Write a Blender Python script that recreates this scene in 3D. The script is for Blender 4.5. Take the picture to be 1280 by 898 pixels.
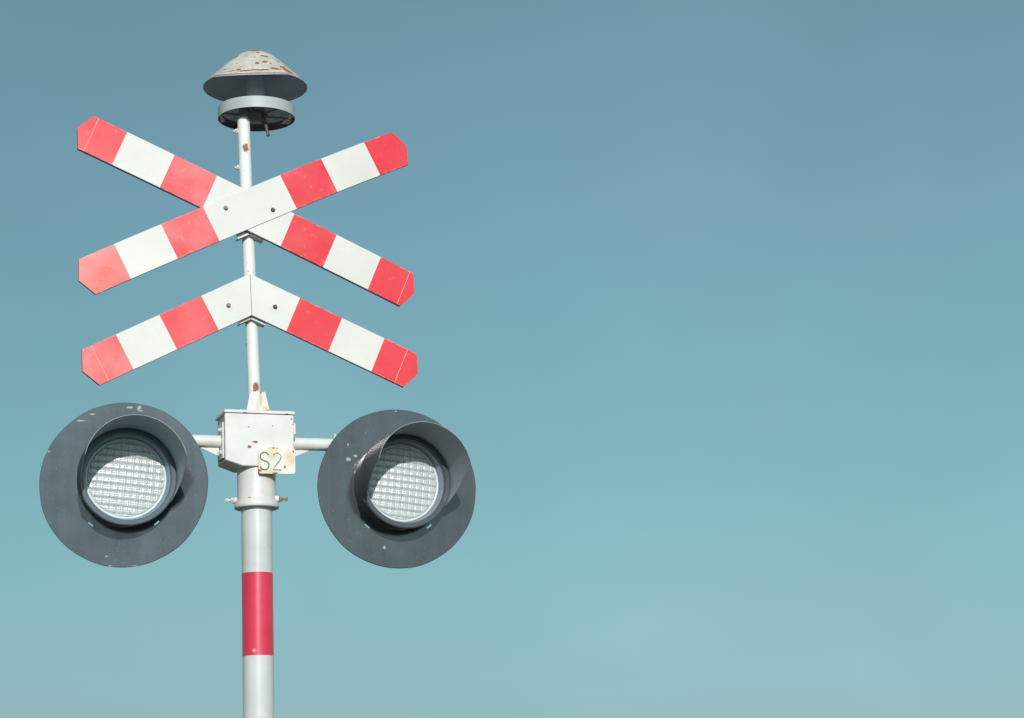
import bpy, bmesh, math, random
from mathutils import Vector, Matrix, noise
random.seed(7)
R = math.radians
for o in list(bpy.data.objects): bpy.data.objects.remove(o)
S = bpy.context.scene
COL = S.collection
PI = math.pi

# ------------------------------------------------------------------ camera
cam = bpy.data.cameras.new('camera'); cam.sensor_width = 36; cam.lens = 82.81
cam.clip_start = .1; cam.clip_end = 6000
co = bpy.data.objects.new('camera', cam); COL.objects.link(co); S.camera = co
co.matrix_world = Matrix.Translation((0, 0, 1.6)) @ Matrix.Rotation(PI/2+.2262, 4, 'X') @ Matrix.Rotation(-.0347, 4, 'Z')
S.render.resolution_x = 1024; S.render.resolution_y = 718

# ------------------------------------------------------------------ sky and sun
SUN_EL, SUN_AZ = R(21.5), R(10)           # low sun behind the viewer's back, a little to the right
sd = Vector((math.sin(SUN_AZ)*math.cos(SUN_EL), -math.cos(SUN_AZ)*math.cos(SUN_EL), math.sin(SUN_EL)))
W = bpy.data.worlds.new('World'); S.world = W; W.use_nodes = True
nt = W.node_tree; nt.nodes.clear()
def N(t, typ, **k):
    n = t.nodes.new(typ)
    for a, v in k.items(): setattr(n, a, v)
    return n
out = N(nt, 'ShaderNodeOutputWorld'); bg = N(nt, 'ShaderNodeBackground'); bg.inputs[1].default_value = .08
sky = N(nt, 'ShaderNodeTexSky'); sky.sky_type = 'NISHITA'; sky.sun_disc = False
sky.sun_elevation = SUN_EL; sky.sun_rotation = PI - SUN_AZ
sky.air_density = 1.0; sky.dust_density = 1.5; sky.ozone_density = 1.0
# hue of the evening air: each channel of the sky gets its own gain and gamma, plus a faint high veil
sep = N(nt, 'ShaderNodeSeparateColor'); cmb = N(nt, 'ShaderNodeCombineColor'); nt.links.new(sky.outputs[0], sep.inputs[0])
tcw = N(nt, 'ShaderNodeTexCoord'); vn = N(nt, 'ShaderNodeTexNoise'); vn.inputs['Scale'].default_value = 4.2; vn.inputs['Detail'].default_value = 3; vn.inputs['Distortion'].default_value = .6
nt.links.new(tcw.outputs['Generated'], vn.inputs['Vector'])
sx = N(nt, 'ShaderNodeSeparateXYZ'); nt.links.new(tcw.outputs['Generated'], sx.inputs[0])
vm = N(nt, 'ShaderNodeMapRange'); vm.inputs[1].default_value = .3; vm.inputs[2].default_value = .7; vm.inputs[3].default_value = .935; vm.inputs[4].default_value = 1.065
nt.links.new(vn.outputs[0], vm.inputs[0])
for i, (gain, gam) in enumerate(((.53, .66), (.825, .70), (1.06, 1.0))):
    p = N(nt, 'ShaderNodeMath', operation='MULTIPLY'); p.inputs[1].default_value = .08; nt.links.new(sep.outputs[i], p.inputs[0])
    q = N(nt, 'ShaderNodeMath', operation='POWER'); q.inputs[1].default_value = gam; nt.links.new(p.outputs[0], q.inputs[0])
    r = N(nt, 'ShaderNodeMath', operation='MULTIPLY'); r.inputs[1].default_value = gain/.08; nt.links.new(q.outputs[0], r.inputs[0])
    r2 = N(nt, 'ShaderNodeMath', operation='MULTIPLY'); nt.links.new(r.outputs[0], r2.inputs[0]); nt.links.new(vm.outputs[0], r2.inputs[1])
    e = N(nt, 'ShaderNodeMath', operation='MULTIPLY_ADD'); e.inputs[1].default_value = (.17, .19, .24)[i]; e.inputs[2].default_value = 1; nt.links.new(sx.outputs[0], e.inputs[0])
    r3 = N(nt, 'ShaderNodeMath', operation='MULTIPLY'); nt.links.new(r2.outputs[0], r3.inputs[0]); nt.links.new(e.outputs[0], r3.inputs[1])
    last = r3.outputs[0]
    if i == 0:                                # thin haze: patches a little greyer or more turquoise
        v2 = N(nt, 'ShaderNodeTexNoise'); v2.inputs['Scale'].default_value = 6.5; v2.inputs['Detail'].default_value = 3; v2.inputs['Distortion'].default_value = .8
        ad = N(nt, 'ShaderNodeVectorMath', operation='ADD'); ad.inputs[1].default_value = (4.2, 1.1, 7.3); nt.links.new(tcw.outputs['Generated'], ad.inputs[0]); nt.links.new(ad.outputs[0], v2.inputs['Vector'])
        m2 = N(nt, 'ShaderNodeMapRange'); m2.inputs[1].default_value = .3; m2.inputs[2].default_value = .7; m2.inputs[3].default_value = .972; m2.inputs[4].default_value = 1.028; nt.links.new(v2.outputs[0], m2.inputs[0])
        m3 = N(nt, 'ShaderNodeMath', operation='MULTIPLY'); nt.links.new(last, m3.inputs[0]); nt.links.new(m2.outputs[0], m3.inputs[1]); last = m3.outputs[0]
    for z0, z1, f0, f1 in ((), ((.07, .17, .965, 1.045), (.20, .32, 1, .96)), ((.06, .15, 1.07, .955), (.20, .32, 1, 1.035)))[i]:
        mr = N(nt, 'ShaderNodeMapRange', interpolation_type='SMOOTHSTEP'); nt.links.new(sx.outputs[2], mr.inputs[0])
        for k, v in enumerate((z0, z1, f0, f1)): mr.inputs[k+1].default_value = v
        mm = N(nt, 'ShaderNodeMath', operation='MULTIPLY'); nt.links.new(last, mm.inputs[0]); nt.links.new(mr.outputs[0], mm.inputs[1]); last = mm.outputs[0]
    nt.links.new(last, cmb.inputs[i])
nt.links.new(cmb.outputs[0], bg.inputs[0]); nt.links.new(bg.outputs[0], out.inputs[0])
sl = bpy.data.lights.new('sun', 'SUN'); sl.energy = 3.0; sl.angle = R(.5); sl.color = (1, .975, .945)
so = bpy.data.objects.new('sun', sl); COL.objects.link(so); so.rotation_euler = (-sd).to_track_quat('-Z', 'Y').to_euler()
S.view_settings.view_transform = 'Standard'; S.view_settings.look = 'None'
S.view_settings.exposure = 0; S.view_settings.gamma = 1

# ------------------------------------------------------------------ materials
def mk(name):
    m = bpy.data.materials.new(name); m.use_nodes = True
    t = m.node_tree; b = t.nodes['Principled BSDF']
    return m, t, b
def math_(t, op, a, b=None, c=None, clamp=False):
    n = N(t, 'ShaderNodeMath', operation=op, use_clamp=clamp)
    for i, v in enumerate((a, b, c)):
        if v is None: continue
        if isinstance(v, (int, float)): n.inputs[i].default_value = v
        else: t.links.new(v, n.inputs[i])
    return n.outputs[0]
def mixc(t, f, a, b):
    n = N(t, 'ShaderNodeMix', data_type='RGBA')
    for i, v in ((0, f), (6, a), (7, b)):
        if isinstance(v, (int, float)): n.inputs[i].default_value = v
        elif isinstance(v, tuple): n.inputs[i].default_value = (*v, 1)
        else: t.links.new(v, n.inputs[i])
    return n.outputs[2]
def noise_(t, vec, scale, detail=4, rough=.6, dim='3D'):
    n = N(t, 'ShaderNodeTexNoise'); n.inputs['Scale'].default_value = scale
    n.inputs['Detail'].default_value = detail; n.inputs['Roughness'].default_value = rough
    t.links.new(vec, n.inputs['Vector']); return n
def ramp(t, f, stops):
    n = N(t, 'ShaderNodeMapRange'); n.inputs[1].default_value = stops[0]; n.inputs[2].default_value = stops[1]
    n.inputs[3].default_value = 0; n.inputs[4].default_value = 1
    t.links.new(f, n.inputs[0]); return n.outputs[0]
def scalev(t, vec, s):
    n = N(t, 'ShaderNodeVectorMath', operation='MULTIPLY'); t.links.new(vec, n.inputs[0]); n.inputs[1].default_value = s
    return n.outputs[0]
def spots_mask(t, pos, wob, spots, soft=.25):
    """union of irregular spots: (x, y, z, radius, (sx, sy, sz)) in the object's own coordinates"""
    m = None
    for sp in spots:
        x, y, z, r = sp[:4]; st = sp[4] if len(sp) > 4 else (1, 1, 1)
        sub = N(t, 'ShaderNodeVectorMath', operation='SUBTRACT'); t.links.new(pos, sub.inputs[0]); sub.inputs[1].default_value = (x, y, z)
        sc = scalev(t, sub.outputs[0], tuple(1/(r*k) for k in st))
        ln = N(t, 'ShaderNodeVectorMath', operation='LENGTH'); t.links.new(sc, ln.inputs[0])
        d = math_(t, 'ADD', ln.outputs['Value'], wob)
        v = ramp(t, d, (1+soft, 1-soft))
        m = v if m is None else math_(t, 'MAXIMUM', m, v)
    return m
def paint(name, base, rough=.45, mottle=.06, mscale=9, rust=(), stain=(), chips=None, chipcol=(.20, .09, .045), speck=0, bump=.15,
          rustcol=((.055, .02, .025), (.42, .13, .03)), staincol=(.66, .40, .12), wob_amp=2.6, coat=0., coat_ior=1.5, coat_rough=.12, seed=0, edgefn=None, metal=0., spec=.5, stainamt=.6, streak=0):
    m, t, b = mk(name)
    tc = N(t, 'ShaderNodeTexCoord'); pos = tc.outputs['Object']
    off = N(t, 'ShaderNodeVectorMath', operation='ADD'); t.links.new(pos, off.inputs[0]); off.inputs[1].default_value = (seed*3.7, seed*1.3, seed*2.1)
    p2 = off.outputs[0]
    n1 = noise_(t, p2, mscale, 5, .6); n2 = noise_(t, p2, 140, 4, .65)
    wob = math_(t, 'MULTIPLY', math_(t, 'SUBTRACT', math_(t, 'ADD', math_(t, 'MULTIPLY', noise_(t, p2, 230, 3, .6).outputs[0], .5), math_(t, 'MULTIPLY', noise_(t, p2, 90, 3, .6).outputs[0], .5)), .5), wob_amp)
    lo = tuple(c*(1-mottle*1.6) for c in base); hi = tuple(min(1, c*(1+mottle)) for c in base)
    col = mixc(t, ramp(t, n1.outputs[0], (.3, .7)), lo, hi)
    # fine grime
    g = ramp(t, n2.outputs[0], (.56, .8))
    col = mixc(t, math_(t, 'MULTIPLY', g, .25*min(1, mottle*10)), col, tuple(c*.6 for c in base))
    if streak:
        sv = scalev(t, p2, (60, 60, 3)); sn = noise_(t, sv, 1, 3, .5)
        col = mixc(t, math_(t, 'MULTIPLY', ramp(t, sn.outputs[0], (.5, .75)), streak), col, tuple(c*.55 for c in base))
    if speck:
        vo = noise_(t, p2, 320, 2, .5)
        col = mixc(t, ramp(t, vo.outputs[0], (.71, .76)), col, tuple(c*speck for c in base) if isinstance(speck, float) else (.5, .52, .5))
    if stain:
        sm = spots_mask(t, pos, math_(t, 'MULTIPLY', wob, .8), stain, .6)
        col = mixc(t, math_(t, 'MULTIPLY', sm, stainamt), col, staincol)
    if chips is not None:
        cn = noise_(t, p2, chips[0], 5, .7)
        cm = ramp(t, cn.outputs[0], (chips[1], chips[1]+.035))
        halo = ramp(t, cn.outputs[0], (chips[1]-.06, chips[1]))
        col = mixc(t, math_(t, 'MULTIPLY', halo, .55), col, staincol)
        col = mixc(t, cm, col, chipcol)
    rm = None
    if rust:
        rm = spots_mask(t, pos, wob, rust, .16)
        rh = spots_mask(t, pos, wob, [(s[0], s[1], s[2], s[3]*1.25, *(s[4:5])) for s in rust], .3)
        rn = noise_(t, p2, 300, 3, .6)
        rc = mixc(t, ramp(t, rn.outputs[0], (.4, .62)), rustcol[0], rustcol[1])
        col = mixc(t, math_(t, 'MULTIPLY', rh, .5), col, staincol)
        col = mixc(t, rm, col, rc)
    t.links.new(col, b.inputs['Base Color'])
    rr = math_(t, 'ADD', math_(t, 'MULTIPLY', n1.outputs[0], .2), rough-.1)
    if rm is not None: rr = math_(t, 'ADD', rr, math_(t, 'MULTIPLY', rm, .3), clamp=True)
    t.links.new(rr, b.inputs['Roughness'])
    b.inputs['Coat Weight'].default_value = coat
    if coat > .7:                              # smudged, dusty gloss
        sm_ = noise_(t, p2, 7, 5, .62); st_ = noise_(t, scalev(t, p2, (26, 26, 5)), 1, 4, .6)
        cw = math_(t, 'ADD', math_(t, 'MULTIPLY', ramp(t, sm_.outputs[0], (.32, .68)), .30), math_(t, 'MULTIPLY', ramp(t, st_.outputs[0], (.35, .7)), .22))
        t.links.new(math_(t, 'ADD', cw, coat-.26), b.inputs['Coat Weight'])
    b.inputs['Coat Roughness'].default_value = coat_rough; b.inputs['Coat IOR'].default_value = coat_ior
    b.inputs['Metallic'].default_value = metal; b.inputs['Specular IOR Level'].default_value = spec
    bp = N(t, 'ShaderNodeBump'); bp.inputs['Strength'].default_value = bump; bp.inputs['Distance'].default_value = .004
    h = math_(t, 'ADD', math_(t, 'MULTIPLY', n1.outputs[0], .8), math_(t, 'MULTIPLY', n2.outputs[0], .12))
    if rm is not None: h = math_(t, 'SUBTRACT', h, math_(t, 'MULTIPLY', rm, .2))
    t.links.new(h, bp.inputs['Height']); t.links.new(bp.outputs[0], b.inputs['Normal'])
    return m

WHITE = (.765, .735, .69)
M = {}
M['white'] = paint('white_paint', WHITE, .42, .05, 14)
M['edge'] = paint('shaded_edge', (.36, .39, .45), .6, .12, 30)  # folded board edges: shade of the underside put into their grey
M['alu'] = paint('bare_aluminium', (.30, .31, .32), .5, .1, 20, metal=.6)
M['bolt_rusty'] = paint('rusty_bolt', (.30, .26, .24), .6, .3, 200, chips=(300, .55), bump=.3)
M['bolt_white'] = paint('painted_bolt', (.74, .72, .70), .5, .15, 120, chips=(260, .62), bump=.3)
M['bolt_dark'] = paint('dark_bolt', (.09, .085, .08), .55, .3, 200, chips=(300, .62), bump=.3)

# ------------------------------------------------------------------ mesh helpers
class MB:
    def __init__(s): s.bm = bmesh.new(); s.mats = []
    def mi(s, m):
        if m not in s.mats: s.mats.append(m)
        return s.mats.index(m)
    def face(s, vs, m):
        try: f = s.bm.faces.new(vs)
        except ValueError: return None
        f.material_index = s.mi(m); return f
    def lathe(s, prof, m, T=Matrix(), n=48, close=False, fn=None, mats=None, a0=0, a1=2*PI):
        """profile [(r, z)] round local Z"""
        full = abs(a1-a0-2*PI) < 1e-6
        rings = []
        for r, z in prof:
            if r < 1e-6: rings.append([s.bm.verts.new(T @ Vector((0, 0, z)))]); continue
            ring = []
            for k in range(n + (0 if full else 1)):
                a = a0+(a1-a0)*k/n
                v = Vector((r*math.cos(a), r*math.sin(a), z))
                if fn: v = fn(v, a)
                ring.append(s.bm.verts.new(T @ v))
            rings.append(ring)
        cnt = len(prof) if close else len(prof)-1
        for i in range(cnt):
            A, B = rings[i], rings[(i+1) % len(prof)]
            mm = mats[i] if mats else m
            for k in range(n):
                k2 = (k+1) % n if full else k+1
                if len(A) == 1 and len(B) == 1: continue
                if len(A) == 1: s.face([A[0], B[k], B[k2]], mm)
                elif len(B) == 1: s.face([A[k], B[0], A[k2]], mm)
                else: s.face([A[k], B[k], B[k2], A[k2]], mm)
    def rod(s, p0, p1, r0, m, r1=None, n=16, caps=True):
        p0, p1 = Vector(p0), Vector(p1); r1 = r0 if r1 is None else r1
        d = p1-p0; L = d.length
        T = Matrix.Translation(p0) @ d.to_track_quat('Z', 'Y').to_matrix().to_4x4()
        pr = [(r0, 0), (r1, L)]
        if caps: pr = [(0, 0)]+pr+[(0, L)]
        s.lathe(pr, m, T, n)
    def prism(s, pts, y0, y1, m, T=Matrix(), msd=None):
        """polygon pts (x, z), extruded from y0 (front) to y1"""
        a = [s.bm.verts.new(T @ Vector((x, y0, z))) for x, z in pts]
        b = [s.bm.verts.new(T @ Vector((x, y1, z))) for x, z in pts]
        s.face(a, m); s.face(b[::-1], m)
        for i in range(len(pts)):
            j = (i+1) % len(pts); s.face([a[j], a[i], b[i], b[j]], msd or m)
    def box(s, c, d, m, T=Matrix()):
        x, y, z = c; a, b, h = d[0]/2, d[1]/2, d[2]/2
        s.prism([(x-a, z-h), (x+a, z-h), (x+a, z+h), (x-a, z+h)], y-b, y+b, m, T)
    def build(s, name, parent=None, loc=None, sharp=35, bevel=0, seg=2, label=None):
        bmesh.ops.recalc_face_normals(s.bm, faces=s.bm.faces)
        for f in s.bm.faces: f.smooth = True
        for e in s.bm.edges:
            if len(e.link_faces) == 2 and e.calc_face_angle(0) > R(sharp): e.smooth = False
        me = bpy.data.meshes.new(name); s.bm.to_mesh(me); s.bm.free()
        for m in s.mats: me.materials.append(m)
        o = bpy.data.objects.new(name, me); COL.objects.link(o)
        if parent: o.parent = parent
        if loc is not None: o.matrix_local = loc if isinstance(loc, Matrix) else Matrix.Translation(loc)
        if bevel:
            b = o.modifiers.new('bevel', 'BEVEL'); b.width = bevel; b.segments = seg; b.limit_method = 'ANGLE'; b.angle_limit = R(40)
        if label: o['label'] = label
        return o
def bolt(parent, p, d, r=.008, stub=.012, m='bolt_rusty', name='bolt', washer=True):
    """washer, hex head and thread end; p base point, d direction (in the parent's frame)"""
    b = MB(); d = Vector(d).normalized()
    T = d.to_track_quat('Z', 'Y').to_matrix().to_4x4(); mm = M[m]
    z = 0
    if washer: b.lathe([(0, 0), (r*1.25, 0), (r*1.25, r*.22), (0, r*.22)], mm, T, 20); z = r*.22
    b.lathe([(0, z), (r, z), (r, z+r*.8), (r*.8, z+r*.95), (0, z+r*.95)], mm, T, 6)
    if stub: b.lathe([(0, z+r*.9), (r*.5, z+r*.9), (r*.5, z+r*.9+stub), (r*.35, z+r*.95+stub), (0, z+r*.95+stub)], mm, T, 12)
    return b.build(name, parent, Matrix.Translation(p))

# ------------------------------------------------------------------ ground (out of frame; carries the post, bounces the light)
g, t, b_ = mk('dry_grass')
tc = N(t, 'ShaderNodeTexCoord'); n1 = noise_(t, tc.outputs['Object'], .6, 8, .65); n2 = noise_(t, tc.outputs['Object'], 14, 6, .7)
c = mixc(t, n1.outputs[0], (.11, .105, .085), (.17, .155, .13)); c = mixc(t, math_(t, 'MULTIPLY', n2.outputs[0], .5), c, (.09, .09, .07))
t.links.new(c, b_.inputs['Base Color']); b_.inputs['Roughness'].default_value = .9
gb = MB(); gb.lathe([(0, 0), (30, 0), (300, 0), (3000, 0)], g, Matrix(), 64)
go = gb.build('ground'); go['kind'] = 'structure'

# ------------------------------------------------------------------ the crossing signal: one rigid assembly
root = bpy.data.objects.new('crossing_signal', None); COL.objects.link(root)
root.location = (-.9692, 8.6628, .004)
root['label'] = 'red and white railway crossing signal with crossed boards, two round lamps and rusty bell'
root['category'] = 'crossing signal'
Z0 = -.004                                    # root sits 4 mm up on the ground
bpy.context.view_layer.update()

# post with its red band
M['post'] = paint('post_paint', (.665, .67, .645), .30, .06, 6, coat=.35, streak=.17, bump=.05)
pb = MB()
pb.lathe([(0, 0), (.0572, 0), (.0572, 3.30), (0, 3.30)], M['post'], n=96)
post = pb.build('post', root, (0, 0, 0))
M['band'] = paint('red_band', (.74, .038, .085), .32, .09, 9, coat=.4, streak=.14, bump=.05,
                  stain=[(-.008, -.057, 2.52, .006)], staincol=(.8, .6, .6))
bb = MB(); bb.lathe([(.0572, 2.503), (.0577, 2.503), (.0577, 2.8085), (.0572, 2.8085)], M['band'], n=96)
band = bb.build('red_band', post)

# collar clamp
M['collar'] = paint('collar_paint', WHITE, .42, .06, 12, seed=3, streak=.12, stain=[(.05, -.05, 3.165, .022, (.6, 1, 1.3))], stainamt=.3,
                    rust=[(-.062, -.03, 3.075, .004, (2.5, 1, .8)), (-.02, -.07, 3.083, .003, (2, 1, 1))], rustcol=((.25, .2, .18), (.4, .33, .3)))
cb = MB()
cb.lathe([(.0575, 3.205), (.0715, 3.205), (.0715, 3.092), (.074, 3.080), (.0815, 3.068), (.0825, 3.062), (.0825, 3.053), (.081, 3.0515), (.0575, 3.0515)], M['collar'], n=96)
collar = cb.build('collar', root, sharp=50)
for sgn, mm in ((-1, 'bolt_white'), (1, 'bolt_rusty')):
    k = MB(); a = Vector((sgn, 0, 0)); base = Vector((sgn*.070, 0, 3.086))
    k.rod(base, base+a*.014, .0125, M['white'])
    k.build('boss', collar, sharp=30, bevel=.001)
    bolt(collar, base+a*.014, a, .0105, .014, mm)
    h = MB(); p = base+a*.034
    h.lathe([(0, 0), (.0085, 0), (.009, .003), (.009, .011), (0, .012)], M[mm], Matrix.Translation(p) @ a.to_track_quat('Z', 'Y').to_matrix().to_4x4(), 6)
    h.build('bolt_head', collar)

# ------------------------------------------------------------------ junction box (yawed with the crossarm)
YB = .34
TB = Matrix.Rotation(YB, 4, 'Z')
bx_rust = [(-.022, -.08, 3.289, .0055, (1.7, 3, .8)), (-.043, -.08, 3.270, .0055, (1.3, 3, 1.0)),
           (-.062, -.08, 3.3985, .0028, (3, 3, .8)), (.098, -.08, 3.3985, .003, (2.2, 3, .8)), (-.045, -.08, 3.345, .002, (2, 3, .9)), (.045, -.08, 3.352, .002, (.8, 3, 1.5)),
           (.118, -.08, 3.38, .003), (.122, -.08, 3.36, .0025)]
M['box'] = paint('box_paint', WHITE, .45, .05, 14, seed=5, rust=bx_rust, rustcol=((.22, .085, .09), (.30, .12, .10)), staincol=(.78, .70, .62), bump=.3)
jb = MB()
body = [(-.129, 3.397), (.121, 3.397), (.121, 3.222), (.066, 3.200), (-.069, 3.200), (-.129, 3.222)]
jb.prism(body, -.055, .078, M['box'])
box = jb.build('junction_box', root, TB, bevel=.002)
db = MB()
door = [(-.135, 3.396), (.127, 3.396), (.126, 3.220), (.067, 3.198), (-.070, 3.198), (-.135, 3.219)]
db.prism(door, -.080, -.0585, M['box'])
db.build('door', box, bevel=.0045, seg=3)
lb = MB(); lb.prism([(-.138, 3.3975), (.130, 3.3975), (.130, 3.406), (.126, 3.409), (-.134, 3.409), (-.138, 3.406)], -.084, .082, M['box']); lb.build('lid', box, bevel=.0012)
# side flanges with bolts, crossarm, gussets
for sgn in (-1, 1):
    fb = MB(); xx = -.1335 if sgn < 0 else .1255
    fb.box((xx, 0, 3.300), (.008, .085, .135), M['white']); fb.build('side_flange', box, bevel=.0015)
    for zz in (3.342, 3.256):
        bolt(box, (xx+sgn*.004, -.025, zz), (sgn, 0, 0), .0075, .006, 'bolt_white')
hg = MB(); hg.rod((.131, -.07, 3.325), (.131, -.07, 3.365), .005, M['white'], n=12); hg.build('hinge', box)
# gusset fins and the socket of the upper pole
gs = MB()
GR = [(.020, -.02, 3.424, .0055, (1.4, 9, 1.0))]
M['gusset'] = paint('gusset_paint', WHITE, .45, .05, 14, seed=8, rust=[(.040, -.03, 3.416, .006, (1, 9, 1.3)), (.013, -.03, 3.49, .004, (.8, 9, 1.5))], stain=[(.013, -.03, 3.465, .007, (.8, 9, 3.6)), (.03, -.03, 3.425, .01)], stainamt=.75)
gs.prism([(-.044, 3.408), (.050, 3.408), (.030, 3.492), (-.028, 3.492)], -.030, -.0265, M['gusset'])
gs.prism([(-.046, 3.408), (.048, 3.408), (.028, 3.497), (-.026, 3.497)], -.003, .003, M['gusset'], Matrix.Rotation(PI/2, 4, 'Z'))
gs.build('pole_gusset', box, bevel=.001)

TA = Matrix.Rotation(.324, 4, 'Z')
M['arm'] = paint('arm_paint', WHITE, .45, .08, 14, seed=9, streak=0, stain=[(.27, -.02, 3.282, .006, (4, 4, .5)), (-.2, -.02, 3.281, .005, (3, 4, .5))], staincol=(.3, .27, .24), stainamt=.7)
ab = MB(); ab.rod((-.56, 0, 3.302), (.63, 0, 3.302), .0238, M['arm'], n=40)
arm = ab.build('crossarm', root, TA)
for sgn, xr in ((-1, -.129), (1, .121)):
    tb = MB(); tb.prism([(xr+sgn*.012, 3.278), (xr+sgn*.085, 3.278), (xr+sgn*.012, 3.246)][::sgn], -.0025, .0025, M['white']); tb.build('arm_gusset', arm, bevel=.0005)

# ------------------------------------------------------------------ number plate
M['plate'] = paint('plate_enamel', (.80, .79, .70), .45, .05, 20, seed=4,
    rust=[(.0865, -.09, 3.1950, .0052, (.8, 5, 1.15)), (.044, -.09, 3.2655, .004, (1.2, 5, .6)), (.058, -.09, 3.2655, .003, (1, 5, .7)),
          (-.008, -.09, 3.180, .009, (1.2, 5, .5)), (.050, -.09, 3.172, .007, (1.6, 5, .4)), (.120, -.09, 3.254, .004, (.8, 5, 1.1)), (.101, -.09, 3.247, .0022), (.105, -.09, 3.237, .0025),
          (.118, -.09, 3.216, .002), (.110, -.09, 3.214, .002), (.042, -.09, 3.232, .0025)],
    stain=[(.108, -.09, 3.228, .021, (1, 5, 1.2)), (.040, -.09, 3.234, .014, (1, 5, 1.3)), (.045, -.09, 3.175, .025, (1.2, 5, .35)), (-.010, -.09, 3.20, .012, (.7, 5, 2.4)), (.048, -.09, 3.262, .016, (1.3, 5, .5))],
    staincol=(.74, .50, .22), stainamt=.6, rustcol=((.20, .06, .03), (.50, .20, .09)), bump=.3)
def rrect(x0, x1, z0, z1, r, n=6):
    P = []
    for cx, cz, a in ((x1-r, z0+r, -PI/2), (x1-r, z1-r, 0), (x0+r, z1-r, PI/2), (x0+r, z0+r, PI)):
        for k in range(n+1): P.append((cx+r*math.cos(a+k*PI/2/n), cz+r*math.sin(a+k*PI/2/n)))
    return P
npb = MB(); npb.prism(rrect(-.0135, .127, 3.1685, 3.2685, .011), -.0925, -.0865, M['plate'])
plate = npb.build('number_plate', root, TB, bevel=.0008)
sb = MB(); sb.box((.03, -.0845, 3.262), (.012, .0085, .012), M['white']); sb.build('spacer', plate)
M['marking'] = paint('marking_paint', (.13, .16, .15), .6, .2, 60)
M['marking_worn'] = paint('marking_worn', (.20, .22, .21), .6, .2, 60, chips=(120, .60), chipcol=(.78, .76, .66), staincol=(.6, .58, .5), seed=2)
def ribbon(mb, pts, w, y, m, th=.0008):
    pts = [Vector(p) for p in pts]; L = []
    for i, p in enumerate(pts):
        d = (pts[min(i+1, len(pts)-1)]-pts[max(i-1, 0)]).normalized(); nn = Vector((-d.y, d.x))*w/2
        L.append((p+nn, p-nn))
    for i in range(len(L)-1):
        (a, b), (c, d) = L[i], L[i+1]
        mb.prism([(a.x, a.y), (b.x, b.y), (d.x, d.y), (c.x, c.y)], y-th, y, m)
def arc(cx, cz, rx, rz, a0, a1, n=16): return [(cx+rx*math.cos(R(a0+(a1-a0)*k/n)), cz+rz*math.sin(R(a0+(a1-a0)*k/n))) for k in range(n+1)]
cx, cz = .0090, 3.2160
l1 = MB(); s_pts = arc(cx+.001, cz+.0165, .0165, .0155, 20, 262, 22)+arc(cx, cz-.0165, .0175, .0165, 75, -160, 22)
ribbon(l1, s_pts, .0050, -.0928, M['marking']); l1.build('plate_letter', plate)
cx = .0575
l2 = MB(); t_pts = arc(cx, cz+.0165, .0150, .0140, 160, -20, 16)+[(cx+.008, cz), (cx-.005, cz-.015), (cx-.0160, cz-.0325), (cx+.016, cz-.0325)]
ribbon(l2, t_pts, .0044, -.0928, M['marking_worn']); l2.build('plate_digit', plate)

# ------------------------------------------------------------------ upper pole (leans a little)
LEAN = -.0297
TP = Matrix.Translation((-.0020, 0, 3.408)) @ Matrix.Rotation(math.atan(LEAN), 4, 'Y')
M['pole'] = paint('pole_paint', (.82, .82, .79), .45, .04, 10, seed=6, bump=.12,
    rust=[(.006, -.024, 4.455-3.408, .0105, (1, 2, 1.5)), (.009, -.022, 3.512-3.408, .0115, (.9, 2, 1.5)), (.004, -.024, 3.50-3.408, .008, (.7, 2, 1.6)), (.012, -.022, .075, .006, (.6, 2, 2.2)),
          (-.024, -.004, .292, .004, (1, 4, 1.3)), (-.024, -.004, .272, .004, (1, 4, 1.8)), (-.001, -.024, 1.0-.045, .0018), (-.004, -.024, .59, .0014), (-.002, -.024, .553, .002)],
    rustcol=((.16, .065, .06), (.50, .19, .09)), stain=[(.010, -.024, .04, .012, (.6, 2, 3.5)), (.002, -.024, .552, .008)], staincol=(.80, .50, .20), stainamt=.5)
ub = MB(); ub.lathe([(0, 0), (.0238, 0), (.0238, 1.168), (.021, 1.173), (.0, 1.173)], M['pole'], n=64)
upper = ub.build('upper_pole', root, TP, sharp=50)
for zz in (1.122, .975):
    bolt(upper, (-.0225, -.004, zz), (-1, -.1, 0), .0095, .007, 'bolt_white')

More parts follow.
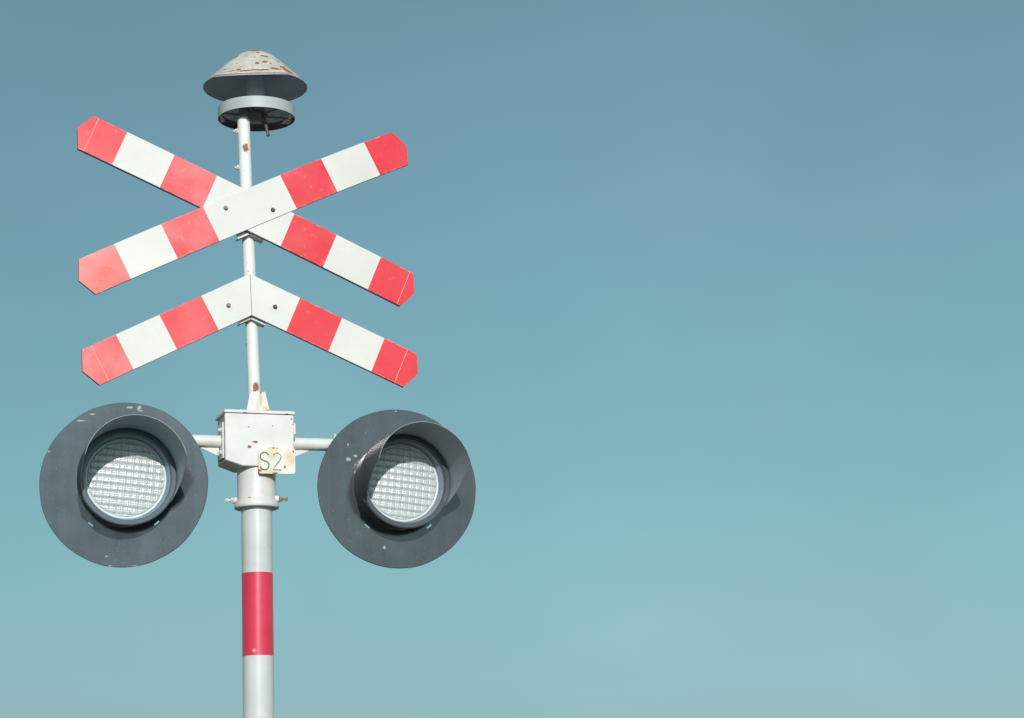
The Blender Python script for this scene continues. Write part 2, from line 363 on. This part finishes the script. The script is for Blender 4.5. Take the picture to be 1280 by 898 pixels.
# ------------------------------------------------------------------ boards
def red(seed, base=(.84, .05, .05), paleness=.10):  # reds towards the left ends are paler than those on the right
    m, t, b = mk('red_sheet'); base = (base[0], base[1]*1.06, base[2]*1.25)
    tc = N(t, 'ShaderNodeTexCoord'); off = N(t, 'ShaderNodeVectorMath', operation='ADD'); t.links.new(tc.outputs['Object'], off.inputs[0]); off.inputs[1].default_value = (seed*1.7, 0, seed*.9)
    p = off.outputs[0]
    n1 = noise_(t, p, 4.5, 4, .55); n2 = noise_(t, p, 38, 4, .7); n3 = noise_(t, scalev(t, p, (1, 1, .25)), 55, 3, .6)
    pale = tuple(c+(1-c)*.5*paleness*2.2 if i else min(.86, c+.02) for i, c in enumerate(base))
    col = mixc(t, ramp(t, n1.outputs[0], (.35, .68)), base, pale)
    scuff = math_(t, 'MULTIPLY', ramp(t, n2.outputs[0], (.56, .70)), ramp(t, n3.outputs[0], (.50, .64)))
    col = mixc(t, math_(t, 'MULTIPLY', scuff, min(.85, .35+paleness*2.5)), col, (.88, .40, .36))
    sz = N(t, 'ShaderNodeSeparateXYZ'); t.links.new(tc.outputs['Object'], sz.inputs[0])
    ed = ramp(t, math_(t, 'ABSOLUTE', sz.outputs[2]), (.0685, .0722)); n4 = noise_(t, p, 26, 4, .7)
    col = mixc(t, math_(t, 'MULTIPLY', math_(t, 'MULTIPLY', ed, ramp(t, n4.outputs[0], (.46, .60))), .7), col, (.86, .50, .48))
    t.links.new(col, b.inputs['Base Color'])
    b.inputs['Roughness'].default_value = .40; b.inputs['Specular IOR Level'].default_value = .35
    bp = N(t, 'ShaderNodeBump'); bp.inputs['Strength'].default_value = .1; bp.inputs['Distance'].default_value = .002
    t.links.new(n2.outputs[0], bp.inputs['Height']); t.links.new(bp.outputs[0], b.inputs['Normal'])
    return m
def white_sheet(seed, stain=()):
    m = paint('white_sheet', (.77, .74, .69), .42, .035, 5, seed=seed, bump=.05, stain=stain, stainamt=.35, streak=.05, staincol=(.66, .50, .28))
    return m
M['seam'] = paint('seam_line', (.86, .40, .38), .5, .05, 40)
M['gap'] = paint('panel_seam', (.50, .52, .50), .6, .1, 60)
HW = .0729
def board(name, stops, mats, T, thick, bend=0., shear=0., end0='tip', end1='tip', mitre=0., flat=0., seams=(), parent=root, label=None, edge_m=None):
    """a striped sheet-metal board along local X, front at y=0, folded edge 'thick' deep; stops = stripe borders"""
    mb = MB(); fy = (lambda t: (bend[0] if t < 0 else bend[1])*max(0, abs(t)-flat)**2) if flat else (lambda t: bend*t*t); thick0 = thick
    cols = []       # columns of (t_bottom, t_top) with the material to their right
    xs = []
    for i in range(len(stops)-1):
        k = max(2, int(abs(stops[i+1]-stops[i])/.05))
        for j in range(k): xs.append((stops[i]+(stops[i+1]-stops[i])*j/k, mats[i]))
    xs.append((stops[-1], None))
    e = .0012
    def col(tb, tt):
        thick = thick0 if abs(tb) > flat or not flat else .0019
        vb = [mb.bm.verts.new((tb, fy(tb)+e, -HW)), mb.bm.verts.new((tb, fy(tb), -HW+e)), mb.bm.verts.new((tt, fy(tt), HW-e)), mb.bm.verts.new((tt, fy(tt)+e, HW))]
        bk = [mb.bm.verts.new((tb, fy(tb)+thick, -HW)), mb.bm.verts.new((tt, fy(tt)+thick, HW))]
        return vb+bk
    def tip(t, sg):
        return [mb.bm.verts.new((t, fy(t), 0)), mb.bm.verts.new((t, fy(t)+thick, 0))]
    C = []
    for i, (x, m) in enumerate(xs):
        sh = shear
        if i == 0 and end0 == 'mitre': C.append(col(x+mitre, x-mitre))
        else: C.append(col(x-sh, x+sh))
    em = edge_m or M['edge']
    for i in range(len(C)-1):
        a, b = C[i], C[i+1]; m = xs[i][1]
        for q in range(3): mb.face([a[q], b[q], b[q+1], a[q+1]], m)
        ee = WB if flat and abs((xs[i][0]+xs[i+1][0])/2) < flat else em
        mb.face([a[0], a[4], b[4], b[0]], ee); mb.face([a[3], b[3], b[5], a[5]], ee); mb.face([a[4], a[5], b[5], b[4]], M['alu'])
    if end0 == 'tip':
        tp = tip(stops[0]-.034, -1); a = C[0]; m = xs[0][1]
        mb.face([a[0], a[1], a[2], a[3], tp[0]][::-1], m) if False else mb.face([tp[0], a[1], a[2]], m)
        mb.face([tp[0], a[0], a[1]], m); mb.face([tp[0], a[2], a[3]], m)
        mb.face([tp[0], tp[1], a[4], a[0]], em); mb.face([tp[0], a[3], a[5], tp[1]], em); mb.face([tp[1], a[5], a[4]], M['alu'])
    else: mb.face(C[0][:4]+[C[0][5], C[0][4]], em)
    if end1 == 'tip':
        tp = tip(stops[-1]+.034, 1); a = C[-1]; m = xs[-2][1]
        mb.face([tp[0], a[2], a[1]], m); mb.face([tp[0], a[1], a[0]], m); mb.face([tp[0], a[3], a[2]], m)
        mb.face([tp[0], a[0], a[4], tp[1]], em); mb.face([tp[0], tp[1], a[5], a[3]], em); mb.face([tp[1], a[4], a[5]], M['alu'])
    for s in seams:
        a = .0011; y = fy(s)-.0007
        vs = [mb.bm.verts.new(p) for p in ((s-a, y, -HW+e), (s+a, y, -HW+e), (s+a, y, HW-e), (s-a, y, HW-e))]; mb.face(vs, M['seam'])
    bmesh.ops.recalc_face_normals(mb.bm, faces=mb.bm.faces)
    return mb.build(name, parent, T, sharp=25, label=label)

def sign_T(x, z, yaw, dy=-.060):
    return Matrix.Translation((x, dy, z)) @ Matrix.Rotation(yaw, 4, 'Z') @ Matrix.Rotation(-.0343*1.0, 4, 'Y')
ST = [-.677, -.539, -.3435, -.166, .1628, .345, .5393, .684]
STB = [-.684, -.5413, -.3472, -.1692, .1692, .3552, .5598, .700]
WA, WB, WC = white_sheet(1), white_sheet(4, [(-.089, 0, .030, .011), (.079, 0, -.046, .010)]), white_sheet(7, [(.103, 0, -.014, .013), (-.100, 0, -.012, .011)])
r1, r2, r3, r4 = red(1, (0.84, 0.0483, 0.0506), .06), red(2, (0.84, 0.0598, 0.0575), .14), red(3, (0.82, 0.0437, 0.0483), .05), red(4, (0.82, 0.0391, 0.046), .03)
# board running from upper left to lower right lies behind the other
TAb = sign_T(-.9797+.9692, 4.189, .3731) @ Matrix.Rotation(.4358, 4, 'Y')
board('cross_board', ST, [r1, WA, r2, WA, r3, WA, r4], TAb, .018, bend=.024, seams=(-.655, .668), label='crossing board sloping down from left to right, behind the other')
r5, r6, r7, r8 = red(5, (.84, .092, .055), .22), red(6, (0.84, 0.0575, 0.0552), .14), red(7, (0.82, 0.046, 0.0506), .06), red(8, (0.82, 0.0391, 0.0483), .03)
TBb = sign_T(-.976+.9692, 4.201, .3731, -.0625) @ Matrix.Rotation(-.4242, 4, 'Y')
front = board('cross_board', STB, [r5, WB, r6, WB, r7, WB, r8], TBb, .0125, bend=(.115, .212), flat=.165, label='crossing board sloping up from left to right, in front')
for (tx, nz), mm in (((-.089, .035), 'bolt_rusty'), ((.079, -.041), 'bolt_dark')):
    bolt(front, (tx, 0, nz), (0, -1, 0), .0072, 0, mm)
# chevron of two mitred boards
TCl = sign_T(-.9764+.9692, 3.8614, .3716) @ Matrix.Rotation(-.4435, 4, 'Y')
TCr = sign_T(-.9764+.9692, 3.8614, .3716) @ Matrix.Rotation(.4319, 4, 'Y')
r9, r10, r11, r12 = red(9, (.84, .085, .062), .16), red(10, (0.84, 0.046, 0.0483), .08), red(11, (0.82, 0.0391, 0.0437), .03), red(12, (0.82, 0.0368, 0.0437), .03)
ml = HW*math.tan(.4435); mr = HW*math.tan(.4319)
SL = [.68, .540, .357, .178, .0012]
lm = board('chevron_board', [-x for x in SL], [r9, WC, r10, WC], TCl, .014, seams=(-.643,), end0='tip', end1='x', label='left arm of the lower chevron')
# shift the inner end of the left board to a vertical mitre
def mitre(o, sgn, mt):
    mx = max((abs(v.co.x) for v in o.data.vertices if abs(v.co.x) < .05), default=0)
    for v in o.data.vertices:
        if abs(v.co.x) < .004: v.co.x = sgn*(.0010) + (-sgn)*(v.co.z/HW)*mt
mitre(lm, -1, -ml*-1)
rm_ = board('chevron_board', [x for x in SL[::-1]], [WC, r11, WC, r12], TCr, .0155, seams=(.640,), end0='x', end1='tip', label='right arm of the lower chevron')
mitre(rm_, 1, mr)
bolt(lm, (-.100, 0, -.003), (0, -1, 0), .0072, 0, 'bolt_rusty'); bolt(rm_, (.103, 0, -.004), (0, -1, 0), .0072, 0, 'bolt_dark')

# ------------------------------------------------------------------ brackets behind the boards
def bracket(x, z, yaw, hl, hr, y0, low):
    T = sign_T(x, z, yaw)
    b = MB()
    for sg, h, L in ((-1, hl, .088), (1, hr, .098)):
        TT = T @ Matrix.Rotation(sg*h, 4, 'Y')
        pts = [(0, -HW-low), (sg*L, -HW-low+.001), (sg*L, -HW+.02), (0, -HW+.02)]
        m = HW*math.tan(h)
        pts = [(-sg*m*(1+low/HW), -HW-low)] + pts[1:3] + [(-sg*m*.75, -HW+.02)]
        b.prism(pts[::sg], y0, y0+.004, M['white'], TT)
        pts = [(-sg*m*(1+low/HW), -HW-low), (sg*L, -HW-low), (sg*L, -HW-low+.004), (-sg*m*(1+low/HW), -HW-low+.004)]
        b.prism(pts[::sg], y0+.0045, y0+.035, M['bracket'], TT)
    o = b.build('sign_bracket', root, bevel=.0006)
    cl = MB(); zz = z-.075
    c = MB(); c.lathe([(.0242, zz-.02), (.029, zz-.02), (.029, zz+.02), (.0242, zz+.02)], M['white'], Matrix.Translation((LEAN*(zz-3.408)-.002, 0, 0)), 40)
    c.build('clamp', o)
    return o
M['bracket'] = paint('bracket_paint', (.50, .50, .49), .5, .15, 60, chips=(180, .60), seed=3)
bracket(-.978+.9692, 4.195, .3731, .4242, .4358, .019, .0125)
bracket(-.9764+.9692, 3.8614, .3716, .4435, .4319, .0165, .0105)

# ------------------------------------------------------------------ bell on top
BX, BY = .0038, .06
CAP = [(0, .144), (.025, .142), (.050, .134), (.075, .121), (.100, .100), (.125, .077), (.150, .051), (.170, .033), (.185, .018), (.196, .006), (.2025, .0)]
def cap_spot(x, r, rad, st):
    """a rust spot lying on the front of the cap, x metres off its middle and r from its axis"""
    for (ra, za), (rb, zb) in zip(CAP, CAP[1:]):
        if ra <= r <= rb:
            y = -math.sqrt(max(0, r*r-x*x))
            return (x, y, za+(zb-za)*(r-ra)/(rb-ra)-.0185*max(0, -y/r-.7)/.3*max(0, (r-.12)/.083), rad, st)
CAP_RUST = [cap_spot(-.073, .098, .011, (2.0, 2, 1)), cap_spot(.006, .060, .013, (1.3, 1.6, .9)), (.0, -.02, .143, .009, (1.8, 1, .6)), cap_spot(.020, .085, .006, (1, 1.5, 1)), cap_spot(.048, .110, .010, (1.7, 2, .6)),
    cap_spot(.053, .142, .009, (1.3, 1.6, .8)), cap_spot(.024, .150, .008, (1, 1.5, .9)), cap_spot(.120, .165, .011, (1.2, 1.6, 1)), cap_spot(.135, .180, .012, (1.5, 1.6, .7)), cap_spot(.095, .178, .010, (2.8, 1.8, .6)), cap_spot(.03, .184, .008, (4, 1.6, .5)), cap_spot(-.07, .184, .006, (4, 1.6, .5)), cap_spot(.145, .188, .012, (1.5, 2, .8)), cap_spot(.060, .184, .008, (2.4, 1.6, .6)),
    cap_spot(-.045, .180, .008, (1.4, 1.6, .7)), cap_spot(-.015, .186, .008, (3, 1.6, .6)), cap_spot(-.10, .172, .004, (1.6, 1.6, .7)), cap_spot(.012, .120, .0035, (1, 2, 1)), cap_spot(-.02, .110, .003, (1, 2, 1)), cap_spot(-.055, .145, .003, (1, 2, 1)), cap_spot(.075, .15, .004, (1, 2, 1)), cap_spot(.1, .13, .006, (1, 2, 1))]
M['cap'] = paint('cap_paint', (.60, .58, .53), .6, .12, 22, seed=11, chips=(70, .625), chipcol=(.34, .115, .055), staincol=(.70, .55, .36), bump=.35,
    rust=CAP_RUST,
    stain=[(q[0], q[1], q[2], q[3]*1.5, q[4]) for q in CAP_RUST], stainamt=.4, rustcol=((.22, .07, .04), (.50, .19, .06)))
M['cap_edge'] = paint('cap_edge', (.34, .27, .24), .65, .3, 40, seed=5, chips=(40, .55), chipcol=(.20, .13, .12), staincol=(.3, .2, .12))
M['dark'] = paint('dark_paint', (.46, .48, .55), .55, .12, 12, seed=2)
M['darker'] = paint('dark_grey_paint', (.22, .22, .25), .6, .2, 20, seed=4)  # deeper grey for the ring's foot, spokes, hub and bracket
M['gong'] = paint('gong_metal', (.75, .88, .96), .4, .2, 30, metal=.2, seed=2)
M['ringpaint'] = paint('ring_paint', (.48, .52, .52), .5, .05, 12, seed=13)
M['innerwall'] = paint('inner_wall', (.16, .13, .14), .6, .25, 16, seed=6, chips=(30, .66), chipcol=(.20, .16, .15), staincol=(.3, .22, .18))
def droop(v, a):
    d = max(0., -math.sin(a)-.70)/.30
    r = math.hypot(v.x, v.y)
    w = max(0, (r-.12)/.083)
    v = v.copy(); v.z -= .0185*d*w
    return v
bellT = Matrix.Translation((BX, BY, 4.7134+.0145))
base = MB()
base.lathe([(0, -.105), (.036, -.105), (.036, .05), (0, .05)], M['dark'], n=40)
bell = base.build('bell', root, bellT)
capb = MB()
prof = CAP
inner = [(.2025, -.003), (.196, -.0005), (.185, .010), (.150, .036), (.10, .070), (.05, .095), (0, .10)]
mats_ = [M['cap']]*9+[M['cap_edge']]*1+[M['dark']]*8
capb.lathe(prof+inner, M['cap'], n=128, fn=droop, mats=mats_)
capb.build('bell_cap', bell, sharp=50)
rb = MB(); zb_ = 4.582-4.7134; zt = zb_+.0445
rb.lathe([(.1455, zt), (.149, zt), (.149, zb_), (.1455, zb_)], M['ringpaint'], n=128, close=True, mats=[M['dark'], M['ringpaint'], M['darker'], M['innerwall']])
rb.build('bell_ring', bell, (.0035, 0, 0))
gb_ = MB(); gb_.lathe([(.030, zt-.004), (.07, zt-.001), (.105, zt-.006), (.128, zt-.016), (.130, zt-.020), (.126, zt-.018), (.10, zt-.010), (.07, zt-.006), (.030, zt-.009)], M['gong'], n=80, close=True)
gb_.build('gong', bell, (.002, 0, 0))
for ang in (20, 78, 140, 200, 262, 320):
    s_ = MB(); c_, n_ = math.cos(R(ang)), math.sin(R(ang))
    s_.rod((c_*.02, n_*.02, zb_+.012), (c_*.1465, n_*.1465, zb_+.014), .0036, M['darker'], n=10); s_.build('spoke', bell, (.002, 0, 0))
hb = MB(); hb.lathe([(0, zb_+.002), (.030, zb_+.002), (.042, zb_+.010), (.042, zb_+.022), (0, zb_+.03)], M['darker'], n=32); hb.build('hub', bell, (-.002, 0, 0))
kb = MB(); kb.rod((.030, -.030, zb_+.016), (.0525, -.045, zb_-.078), .0060, M['bolt_dark'], n=14); kb.lathe([(0, -.0075), (.0055, -.005), (.0075, 0), (.0055, .005), (0, .0075)], M['bolt_dark'], Matrix.Translation((.0527, -.0452, zb_-.081)), 14)
kb.build('clapper', bell)
br = MB(); xo = -.0345-BX
br.box((xo, -BY+.002, zb_+.012-.012), (.036, .036, .070), M['darker']); br.box((xo+.02, -.03, zb_+.010), (.055, .06, .010), M['darker'])
br.rod((xo+.005, -.012, zb_+.03), (.05, -.02, zb_+.006), .006, M['darker'], n=10)
br.build('bell_bracket', bell, bevel=.002)

# ------------------------------------------------------------------ warning lamps
def lens_mesh(rad, pitch, tilt, m, mrim):
    b = MB(); n = 150; bm = b.bm; rin = rad*.955
    ct, st = math.cos(tilt), math.sin(tilt); grid = {}
    def h(x, z):
        r = math.hypot(x, z)
        u, v = x*ct-z*st, x*st+z*ct
        fu, fv = (u/pitch) % 1-.5, (v/pitch) % 1-.5
        cell = (1-4*fu*fu*.8)*.5+(1-4*fv*fv)*1.0
        f2u, f2v = (u/pitch*3) % 1-.5, (v/pitch*2) % 1-.5
        sub = (1-4*f2u*f2u)*.34+(1-4*f2v*f2v)*.34
        k = min(1, max(0, (rin-r)/.006))
        return -(.0036*(cell+sub)*k) - .010*(1-(r/rad)**2)
    step = 2*rin/n
    for i in range(n+1):
        for j in range(n+1):
            x, z = -rin+i*step, -rin+j*step
            if x*x+z*z <= (rin-.0005)**2: grid[i, j] = bm.verts.new((x, h(x, z), z))
    for i in range(n):
        for j in range(n):
            q = [(i, j), (i+1, j), (i+1, j+1), (i, j+1)]
            if all(k in grid for k in q):
                xc, zc = -rin+(i+.5)*step, -rin+(j+.5)*step; u, w = xc*ct-zc*st, xc*st+zc*ct
                fu, fw = abs((u/pitch) % 1-.5), abs((w/pitch) % 1-.5)
                b.face([grid[k] for k in q], M['lens_groove'] if (fw > .40 or (fu > .45 and fw > .1)) and math.hypot(xc, zc) < rin-.006 else m)
    T = Matrix.Rotation(PI/2, 4, 'X')          # local z -> -y (towards the viewer)
    b.lathe([(rin-.004, .0002), (rin-.0005, .0030), (rad-.002, .0028), (rad, .0005), (rad, -.004)], mrim, T, 120)
    return b
ml_, tl, bl = mk('lens_glass')
tc = N(tl, 'ShaderNodeTexCoord'); ln1 = noise_(tl, tc.outputs['Object'], 90, 4, .7); ln2 = noise_(tl, tc.outputs['Object'], 9, 2, .5)
tl.links.new(mixc(tl, ln1.outputs[0], (.46, .51, .51), (.76, .78, .76)), bl.inputs['Base Color'])
bl.inputs['Roughness'].default_value = .16; bl.inputs['Specular IOR Level'].default_value = .9
bl.inputs['Coat Weight'].default_value = .5; bl.inputs['Coat Roughness'].default_value = .05
M['lens'] = ml_
M['lens_groove'] = paint('lens_groove', (.44, .50, .50), .2, .15, 60, spec=.8)
M['lens_rim'] = paint('lens_rim', (.66, .71, .71), .3, .05, 40)

def lamp(o, yaw, dyaw, seed, spots, label, base, brass, body_label=None):
    ax = TA @ Vector((o, 0, 0)); c = Vector((ax.x, ax.y-.08, 3.1197+(.0074 if o > 0 else 0)))
    T = Matrix.Translation(c) @ Matrix.Rotation(yaw, 4, 'Z')
    spots = [(q[0], q[1], q[2], q[3]*.82, *(q[4:5])) for q in spots]
    dm = paint('disc_black_paint', base, .60, .30, 5.5, seed=seed, rust=spots, rustcol=((.33, .34, .33), (.45, .46, .44)), staincol=(.2, .2, .2), bump=.35, speck=1, spec=.2, coat=.85, coat_ior=1.75, coat_rough=.13, streak=.3)
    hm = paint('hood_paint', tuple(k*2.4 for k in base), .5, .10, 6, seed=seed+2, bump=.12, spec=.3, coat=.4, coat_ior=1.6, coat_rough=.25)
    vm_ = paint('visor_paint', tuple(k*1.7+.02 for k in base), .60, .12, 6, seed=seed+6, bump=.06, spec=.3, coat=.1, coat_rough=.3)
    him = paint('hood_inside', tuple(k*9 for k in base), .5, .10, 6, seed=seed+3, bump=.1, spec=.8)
    lip = paint('hood_edge', (.30, .32, .33), .5, .2, 40, seed=seed)
    Y = Matrix.Rotation(PI/2, 4, 'X')           # lathe axis z -> -y: positive z is forward
    up = .0115                                  # housing sits a little above the disc's centre
    U = Matrix.Translation((0, 0, up))
    b = MB()
    b.lathe([(0, -.14), (.10, -.14), (.155, -.09), (.168, -.01), (.168, .070), (.176, .072), (.178, .078), (.178, .092), (.174, .095), (.160, .095), (.157, .090), (.157, .078), (.150, .066), (.148, .035), (0, .035)], hm, U @ Y, 128, mats=[hm]*11+[him]*6)
    b.rod((0, .115, up+.05), (0, .085, .30-.12), .03, hm); 
    house = b.build('warning_lamp', root, T, sharp=28, label=label)
    d = MB(); rr = random.Random(seed)
    def wav(v, a):
        v = v.copy(); r = math.hypot(v.x, v.y)
        if r > .29: k = 1+.0016*math.sin(7*a+seed)+.0012*math.sin(13*a); v.x *= k; v.y *= k
        v.z += .0012*math.sin(2*a+seed*1.3)*(r/.3)**2
        return v
    d.lathe([(.158, 0), (.184, 0), (.190, 0), (.196, 0), (.25, 0), (.290, 0), (.3022, 0), (.3034, -.0014), (.3034, -.003), (.3034, -.006), (.300, -.0075), (.196, -.0030), (.190, -.0032), (.184, -.0032), (.158, -.0035)], dm, Y, 160, fn=wav, close=True)
    kill = []
    for f in d.bm.faces:                      # two small slots below the housing, the sky shows through them
        ct = f.calc_center_median(); r = math.hypot(ct.x, ct.z); an = math.degrees(math.atan2(ct.z, ct.x)) % 360
        for a0, sg in ((230, 1), (310, -1)):
            da = (an-a0)*sg
            if (.184 < r < .190 and -3.6 < da < 3.6): kill.append(f)
    bmesh.ops.delete(d.bm, geom=kill, context='FACES')
    d.build('background_disc', house, Matrix.Rotation(dyaw, 4, 'Z'), sharp=14)
    # visor: sheet wrapped round the top, its front edge cut back at the sides
    v = MB(); r0, r1_ = .178, .1765; n = 120; z0, L = .088, .222
    def length(phi):
        p = abs(phi); 
        if p <= 76: return L
        if p >= 121: return .004
        k = (math.cos(R(p))-math.cos(R(121)))/(math.cos(R(76))-math.cos(R(121)))
        k2 = k if k < .9 else .9+.1*(1-(1-(k-.9)/.1)**2)
        return .004+(L-.004)*k2
    NS = 14
    def sheet(r, flip, m):
        G = []
        for i in range(n+1):
            phi = -121+242*i/n; LL = length(phi); row = []
            for j in range(NS+1):
                s_ = LL*j/NS; rs = r+.004*(s_/L)
                row.append(v.bm.verts.new((rs*math.sin(R(phi)), -(z0+s_), up+rs*math.cos(R(phi)))))
            G.append(row)
        for i in range(n):
            for j in range(NS):
                q = [G[i][j], G[i+1][j], G[i+1][j+1], G[i][j+1]]; v.face(q[::-1] if flip else q, m)
        return G
    A = sheet(.1795, False, vm_); B = sheet(.1775, True, him)
    for i in range(n): v.face([A[i][-1], A[i+1][-1], B[i+1][-1], B[i][-1]], lip)
    for j in range(NS):
        v.face([A[0][j], A[0][j+1], B[0][j+1], B[0][j]], lip); v.face([A[n][j], B[n][j], B[n][j+1], A[n][j+1]], lip)
    v.build('visor', house, sharp=50)
    lens_mesh(.148, .0262, R(5), M['lens'], M['lens_rim']).build('lens', house, (0, -.049, up), sharp=80)
    for phi in (-116, 116):
        k = MB(); x, z = .181*math.sin(R(phi)), up+.181*math.cos(R(phi))
        TT = Matrix.Translation((x, 0, z)) @ Matrix.Rotation(R(phi), 4, 'Y')
        k.box((0, -.090, .0005), (.018, .010, .005), vm_, TT)
        k.build('visor_lug', house, bevel=.002)
    return house
sp1 = [(-.155, -.005, .238, .006, (2.6, 9, .5)), (-.115, -.005, .262, .004, (3, 9, .8)), (.02, -.005, .285, .004, (3, 9, 1)), (.055, -.005, .283, .005, (1.5, 9, 2)), (.06, -.005, .272, .0035, (3, 9, .7)), (-.28, -.005, .09, .003), (-.27, -.005, .125, .003, (3, 9, .6)),
       (-.05, -.005, -.298, .004, (2.5, 9, .7)), (.04, -.005, -.298, .003, (4, 9, .5)), (.10, -.005, -.29, .003), (-.06, -.005, -.262, .003, (2, 9, 1)), (.09, -.005, -.262, .003), (.145, -.005, -.20, .0025), (.24, -.005, .03, .003), (.31-.025, -.005, .045, .003), (-.2, -.005, -.02, .003), (-.18, -.005, .0, .002)]
sp2 = [(-.185, -.005, .110, .0085, (1.1, 9, .9)), (-.158, -.005, .122, .0065, (1.1, 9, .8)), (-.185, -.005, .165, .003, (1, 9, 2)), (-.16, -.005, .09, .0022, (1, 9, 3)), (-.162, -.005, .06, .0022, (1, 9, 3)), (-.17, -.005, .04, .0022), (-.152, -.005, -.04, .002, (1, 9, 3)), (-.19, -.005, .0, .003),
       (-.055, -.005, -.225, .0075, (.7, 9, 1)), (.18, -.005, -.13, .0025), (.0, -.005, .297, .002, (3, 9, 1)), (-.13, -.005, -.26, .003)]
lamp(-.4807, .308, -.21, 1, sp1, 'warning lamp on the left end of the crossarm, facing the viewer', (.030, .042, .050), False)
lamp(.5492, .395, -.15, 5, sp2, 'warning lamp on the right end of the crossarm, turned more to the right', (.029, .034, .040), True)
k = bolt(arm, (.306, -.005, 3.325), (-.15, 0, 1), .009, .008, 'bolt_white')
